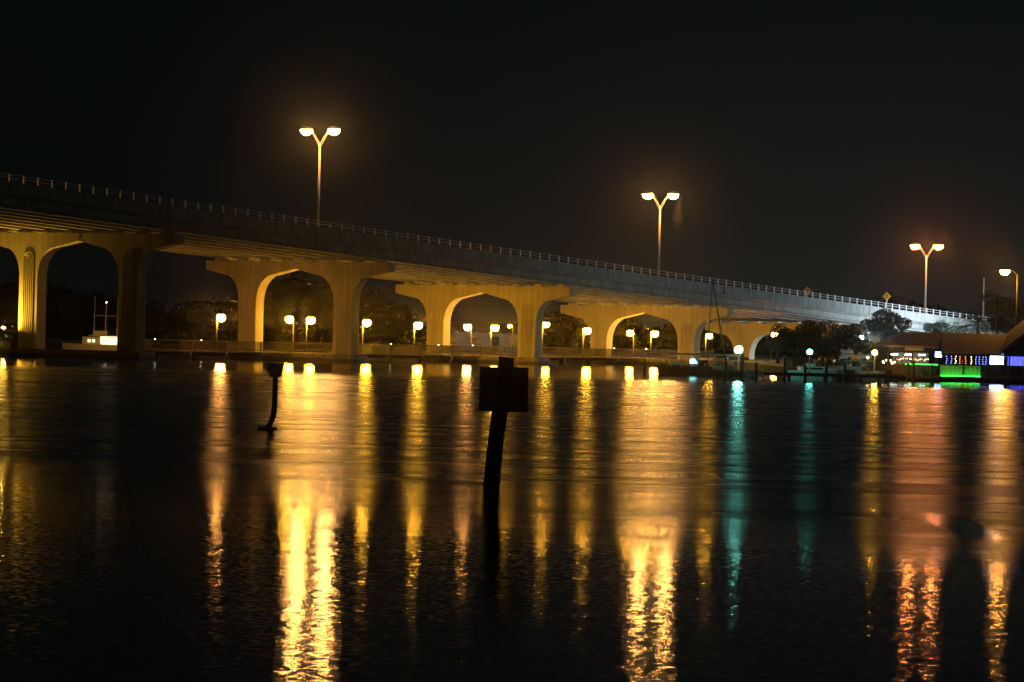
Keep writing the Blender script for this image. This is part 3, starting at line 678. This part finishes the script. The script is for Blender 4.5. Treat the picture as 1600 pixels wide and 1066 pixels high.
for x, z, lab in ((34.3, 2.30, 'fluorescent tube at the left end of the bar'), (35.55, 2.30, 'fluorescent tube in the middle of the bar'), (36.75, 2.30, 'fluorescent tube by the blue neon sign')):
    r = thing('tube_light', lab, 'tube light', (x, 344.2, z), 0, 'fluorescent tubes over the bar')
    MB().box(-0.34, 0.34, -0.06, 0.06, 0.045, 0.09).build('housing', 'white_gel', r)
    MB().tube([(-0.30, 0, 0), (0.30, 0, 0)], 0.04, 8).build('tube', 'white_tube', r)
r = thing('neon_sign', 'glowing blue-white neon panel at the corner of bar roof', 'neon sign', (38.0, 342.0, 2.2))
MB().box(-0.32, 0.32, 0.02, 0.07, -0.06, 0.46).build('backing', 'dark_siding', r)
MB().box(-0.28, 0.28, -0.02, 0.018, 0.18, 0.42).build('blue_glow', 'blue_neon', r); MB().box(-0.28, 0.28, -0.02, 0.018, -0.03, 0.17).build('white_glow', 'screen_white', r)
r = thing('television', 'large bright screen hung at the restaurant front', 'television', (43.2, 342.2, 1.62))
MB().box(-0.68, 0.68, 0.02, 0.10, -0.04, 1.0).build('casing', 'dark_metal', r); MB().box(-0.62, 0.62, -0.01, 0.018, 0.02, 0.94).build('screen', 'screen_white', r)
o = MB().box(0, 1.7, 0, 0.05, 0, 0.86).build('stage_screen', 'blue_screen', None, (44.35, 343.2, 1.55)); tag(o, 'dim deep blue backdrop panel right of the bright screen', 'backdrop')
def strand(x, y, z0, z1, m, n, lab, grp):
    r = thing('string_light', lab, 'string light', (x, y, z0), 0, grp)
    MB().tube([(0, 0, 0), (0, 0, z1-z0)], 0.008, 4).build('wire', 'dark_metal', r)
    for i in range(n): MB().ell((random.uniform(-.05, .05), 0, (z1-z0)*(i+0.5)/n), 0.028, 0.028, 0.032, 6, 4).build('bulb', m, r)
for i, (x, m) in enumerate(((38.7, 'blue_bulb'), (39.1, 'blue_bulb'), (39.5, 'warm_bulb'), (39.9, 'red_bulb'), (40.15, 'red_bulb'), (40.4, 'red_bulb'), (40.9, 'warm_bulb'), (41.3, 'blue_bulb'), (41.6, 'blue_bulb'), (41.9, 'blue_bulb'), (42.2, 'blue_bulb'), (44.6, 'blue_bulb'), (45.0, 'blue_bulb'), (45.4, 'blue_bulb'), (45.8, 'blue_bulb'))):
    cn = {'blue_bulb': 'blue', 'warm_bulb': 'warm white', 'red_bulb': 'red'}[m]
    wh = 'over the blue backdrop panel' if x > 44 else 'between the neon sign and the bright screen'
    strand(x, 341.6 if x < 44 else 342.8, 1.55, 2.34, m, 4, f'hanging strand of {cn} bulbs {wh}', f'{cn} bulb strands {wh}')
r = thing('string_light', 'sagging garland of warm bulbs along the bar', 'string light', (34.6, 345.0, 2.0))
MB().tube([(i*0.3, 0, -0.12*math.sin(math.pi*(i % 4)/4)) for i in range(11)], 0.01, 4).build('wire', 'dark_metal', r)
for i in range(16): MB().ell((i*0.19+random.uniform(-.04, .04), 0, -0.05-0.14*random.random()), 0.03, 0.03, 0.035, 6, 4).build('bulb', 'warm_bulb' if i % 4 else 'red_bulb', r)
MB().box(34.4-X0, 37.6-X0, 346.5-Y0, 346.6-Y0, 0.46, 2.5).build('bar_back', 'cream_wall', rest)
for z in (1.45, 1.80): MB().box(34.5-X0, 37.5-X0, 346.25-Y0, 346.49-Y0, z, z+0.03).build('bar_shelf', 'timber', rest)
for i in range(14):
    x = 34.6 + 0.2*i + random.uniform(-.03, .03); z = 1.48 if i % 2 else 1.83; h = random.uniform(0.2, 0.28)
    o = MB().tube([(0, 0, 0), (0, 0, h*0.6), (0, 0, h*0.75), (0, 0, h)], [0.04, 0.04, 0.015, 0.015], 7).build('bottle', 'cloth_red' if i % 3 == 0 else 'glass_dark', None, (x, 346.37, z))
    tag(o, 'small bottle on the shelf behind the restaurant bar', 'bottle', 'bottles behind the bar')
for i, x in enumerate((33.2, 33.9)):
    r = thing('string_light', ('upper', 'lower')[i] + ' warm glowing bulb cluster at the restaurant entrance', 'string light', (x, 341.9, 1.75-0.1*i))
    for k in range(4): MB().ell((random.uniform(-.2, .2), 0, random.uniform(-.2, .15)), 0.05, 0.05, 0.06, 6, 4).build('bulb', 'warm_bulb', r)
    MB().box(-0.02, 0.02, 0.02, 0.05, -1.29+0.1*i, 0.2).build('stake', 'timber', r)

# low house beyond the bridge
r = thing('house', 'low pale house beyond the bridge glimpsed through the third arch', 'house', (-3.5, 560, 0.85))
MB().box(-8, 8, 0, 8, 0, 2.6).build('wall', 'cream_wall', r)
fixn(MB().add([(-8.6, -0.6, 2.61), (8.6, -0.6, 2.61), (8.6, 8.6, 2.61), (-8.6, 8.6, 2.61), (-5, 4, 4.2), (5, 4, 4.2)], [(0, 1, 5, 4), (1, 2, 5), (2, 3, 4, 5), (3, 0, 4), (3, 2, 1, 0)]).build('roof', 'roofing', r))
for x in (-6, -2.5, 3): MB().box(x, x+1.3, -0.05, -0.002, 0.9, 2.1).build('window', 'glass_dark', r)
MB().box(0.6, 1.6, -0.06, -0.002, 0.0, 2.1).build('door', 'timber', r)

# ------------------------------------------------------------------ trees
def leaf_cloud(lobes, n, size, rnd):
    mb = MB()
    for _ in range(n):
        c, rx, ry, rz = rnd.choice(lobes)
        while True:
            u = Vector((rnd.uniform(-1, 1), rnd.uniform(-1, 1), rnd.uniform(-1, 1)))
            if 0.25 < u.length < 1: break
        u = u * (u.length ** -0.35)
        if u.length > 1.08: u *= 1.08/u.length
        p = Vector((c[0]+u.x*rx, c[1]+u.y*ry, c[2]+u.z*rz))
        a = Vector((rnd.gauss(0, 1), rnd.gauss(0, 1), rnd.gauss(0, .6))).normalized(); b = a.orthogonal().normalized()
        b = (b*math.cos(rnd.random()*6) + a.cross(b)*math.sin(rnd.random()*6)).normalized(); s = size*rnd.uniform(.6, 1.3)
        mb.add([p - a*s*.5, p + b*s*.28, p + a*s*.6, p - b*s*.28], [(0, 1, 2, 3)])
    return mb
def tree(x, y, h, rad, lab, seed, m='leaf', n=2600, grp='dark trees on the bank below the bridge', z0=0.85, leaf=0.26):
    rnd = random.Random(seed); r = thing('tree', lab, 'tree', (x, y, z0), 0, grp)
    th = h*0.45; tips = []
    MB().tube([(0, 0, -0.1), (rnd.uniform(-.1, .1), 0, th*.5), (rnd.uniform(-.2, .2), 0, th)], [0.20, 0.15, 0.11], 8).build('trunk', 'bark', r, None, True)
    mb = MB(); lobes = []
    for k in range(9):
        a = k*2.4 + rnd.uniform(-.3, .3); rr = rad*rnd.uniform(.3, .78); zz = h*rnd.uniform(.42, .86)
        e = (rr*math.cos(a), rr*math.sin(a), zz); mb.tube([(0, 0, th*rnd.uniform(.6, 1)), (e[0]*.5, e[1]*.5, (th+zz)/2), e], [0.08, 0.05, 0.02], 5)
        q = rad*rnd.uniform(.32, .52); lobes.append((e, q, q, q*.72))
    lobes.append(((0, 0, h*.80), rad*.5, rad*.5, h*.2))
    mb.build('limbs', 'bark', r); leaf_cloud(lobes, n, leaf, rnd).build('crown', m, r)
tree(27.9, 402, 4.3, 1.9, 'small dark tree under the orange lamp', 1, 'leaf_dark')
tree(31.3, 404, 4.7, 2.4, 'dark round tree behind the weaker green lamp', 2, 'leaf_dark', 3200)
tree(34.8, 410, 4.4, 2.2, 'dark tree filling the gap behind the docked boats', 3, 'leaf_dark', 3000)
tree(33.4, 372, 4.3, 2.0, 'dark tree left of the leafy tree by restaurant', 4, 'leaf_dark', 3000)
tree(36.2, 374, 5.9, 2.6, 'tall leafy tree at the restaurant roof corner', 5, 'leaf', 4200)
tree(29.6, 366, 3.0, 1.7, 'low bushy tree behind the notice board', 6, 'leaf_dark', 2200)
tree(25.2+5, 392, 3.2, 1.6, 'low dark tree at the edge of the seawall', 8, 'leaf_dark', 2000)
tree(64.5, 470, 7.5, 3.4, 'broad dark tree behind the palms', 9, 'leaf_dark', 3000, 'dark trees on the approach embankment')
tree(58.6, 452, 8.2, 3.2, 'tall dark tree among the palms behind the restaurant', 15, 'leaf', 3600, 'dark trees on the approach embankment')
tree(57.5, 500, 5.5, 2.6, 'bushy tree at the end of bridge parapet', 10, 'leaf_dark', 2600, 'dark trees on the approach embankment')
for i in range(7):
    x = 26.6 + i*1.25
    o = leaf_cloud([((0, 0, .5), .8, .6, .55), ((.5, 0, .35), .5, .5, .4)], 420, .2, random.Random(40+i)).build('shrub', 'leaf_dark', None, (x, 358+random.uniform(-2, 6) + (8 if i < 2 else 0), 0.85))
    tag(o, 'low dark shrub on the bank behind the docked boats', 'shrub', 'shrubs along the marina bank')
def palm(x, y, h, lab, seed, lean=0.3):
    rnd = random.Random(seed); r = thing('palm_tree', lab, 'palm tree', (x, y, 0.85), 0, 'palms behind the restaurant roof')
    MB().tube([(0, 0, -.1), (lean*.3, 0, h*.4), (lean*.8, 0, h*.8), (lean, 0, h)], [0.22, 0.17, 0.15, 0.14], 8).build('trunk', 'bark', r, None, True)
    for k in range(18):
        a = k*2.399; el = rnd.uniform(-.5, 1.1); L = rnd.uniform(2.0, 2.7); mb = MB(); pts = []
        for j in range(9):
            u = j/8; rr = L*u*math.cos(el*(1-u*.3)); zz = L*(math.sin(el)*u - .55*u*u)
            pts.append(Vector((lean + rr*math.cos(a), rr*math.sin(a), h + zz)))
        mb.tube(pts, [0.03*(1-.8*j/8) for j in range(9)], 4)
        sd_ = Vector((-math.sin(a), math.cos(a), 0))
        for j in range(1, 8):
            for f in (0, .5):
                p = pts[j].lerp(pts[min(j+1, 8)], f); d = (pts[min(j+1, 8)] - pts[j-1]).normalized(); ln = .62*math.sin(math.pi*(.12+.8*j/8))
                for sg in (-1, 1):
                    tip = p + sd_*sg*ln*.8 + d*ln*.45 - Vector((0, 0, ln*.45)); wv = d*.035
                    mb.add([p - wv, p + wv, tip], [(0, 1, 2)])
        mb.build('frond', 'palm_leaf', r)
palm(52.6, 436, 5.6, 'slender palm nearest the bare pole', 11)
palm(55.8, 441, 8.0, 'tallest palm, its head just below the single lamp', 12, -.4)
palm(58.6, 438, 6.6, 'palm leaning out at the edge of the group', 13, .5)
palm(54.2, 446, 4.6, 'short palm tucked between taller ones', 14, -.2)

# far wooded shore, one dark mass
def far_wood():
    rnd = random.Random(3); lobes = []
    x = -120
    while x < 150:
        h = 8.0 + 3.0*math.sin(x*.13) + rnd.uniform(-2, 2)
        if -20 < x < 30: h *= .62
        lobes += [((x, 640 + rnd.uniform(-6, 10), 1.0 + h*.45), 5.5, 5, h*.55), ((x + 2, 640, 1.5), 6, 4, 2.5)]
        x += rnd.uniform(3.5, 6)
    mb = leaf_cloud(lobes, 95000, 0.66, rnd)
    for c, rx, ry, rz in lobes: mb.ell(c, rx*0.80, ry*0.80, rz*0.80, 9, 6)
    o = mb.build('wood', 'far_leaf'); tag(o, 'dark mass of trees along the far shore beyond the bridge', 'trees'); struct(o, 'stuff')
far_wood()

# ------------------------------------------------------------------ thin haze volume added to give the lamps a halo
HAZE = 0.00007
if HAZE:
    o = MB().box(-620, 620, -30, 1000, -2.5, 60).build('haze', None)
    m = bpy.data.materials.new('lamp_halo_haze'); m.use_nodes = True; n = m.node_tree.nodes; n.remove(n['Principled BSDF'])
    v = n.new('ShaderNodeVolumePrincipled'); v.inputs['Density'].default_value = HAZE; v.inputs['Anisotropy'].default_value = 0.985
    v.inputs['Color'].default_value = (0.9, 0.9, 0.9, 1)
    m.node_tree.links.new(v.outputs[0], n['Material Output'].inputs['Volume']); o.data.materials.append(m)
    struct(o, 'stuff')
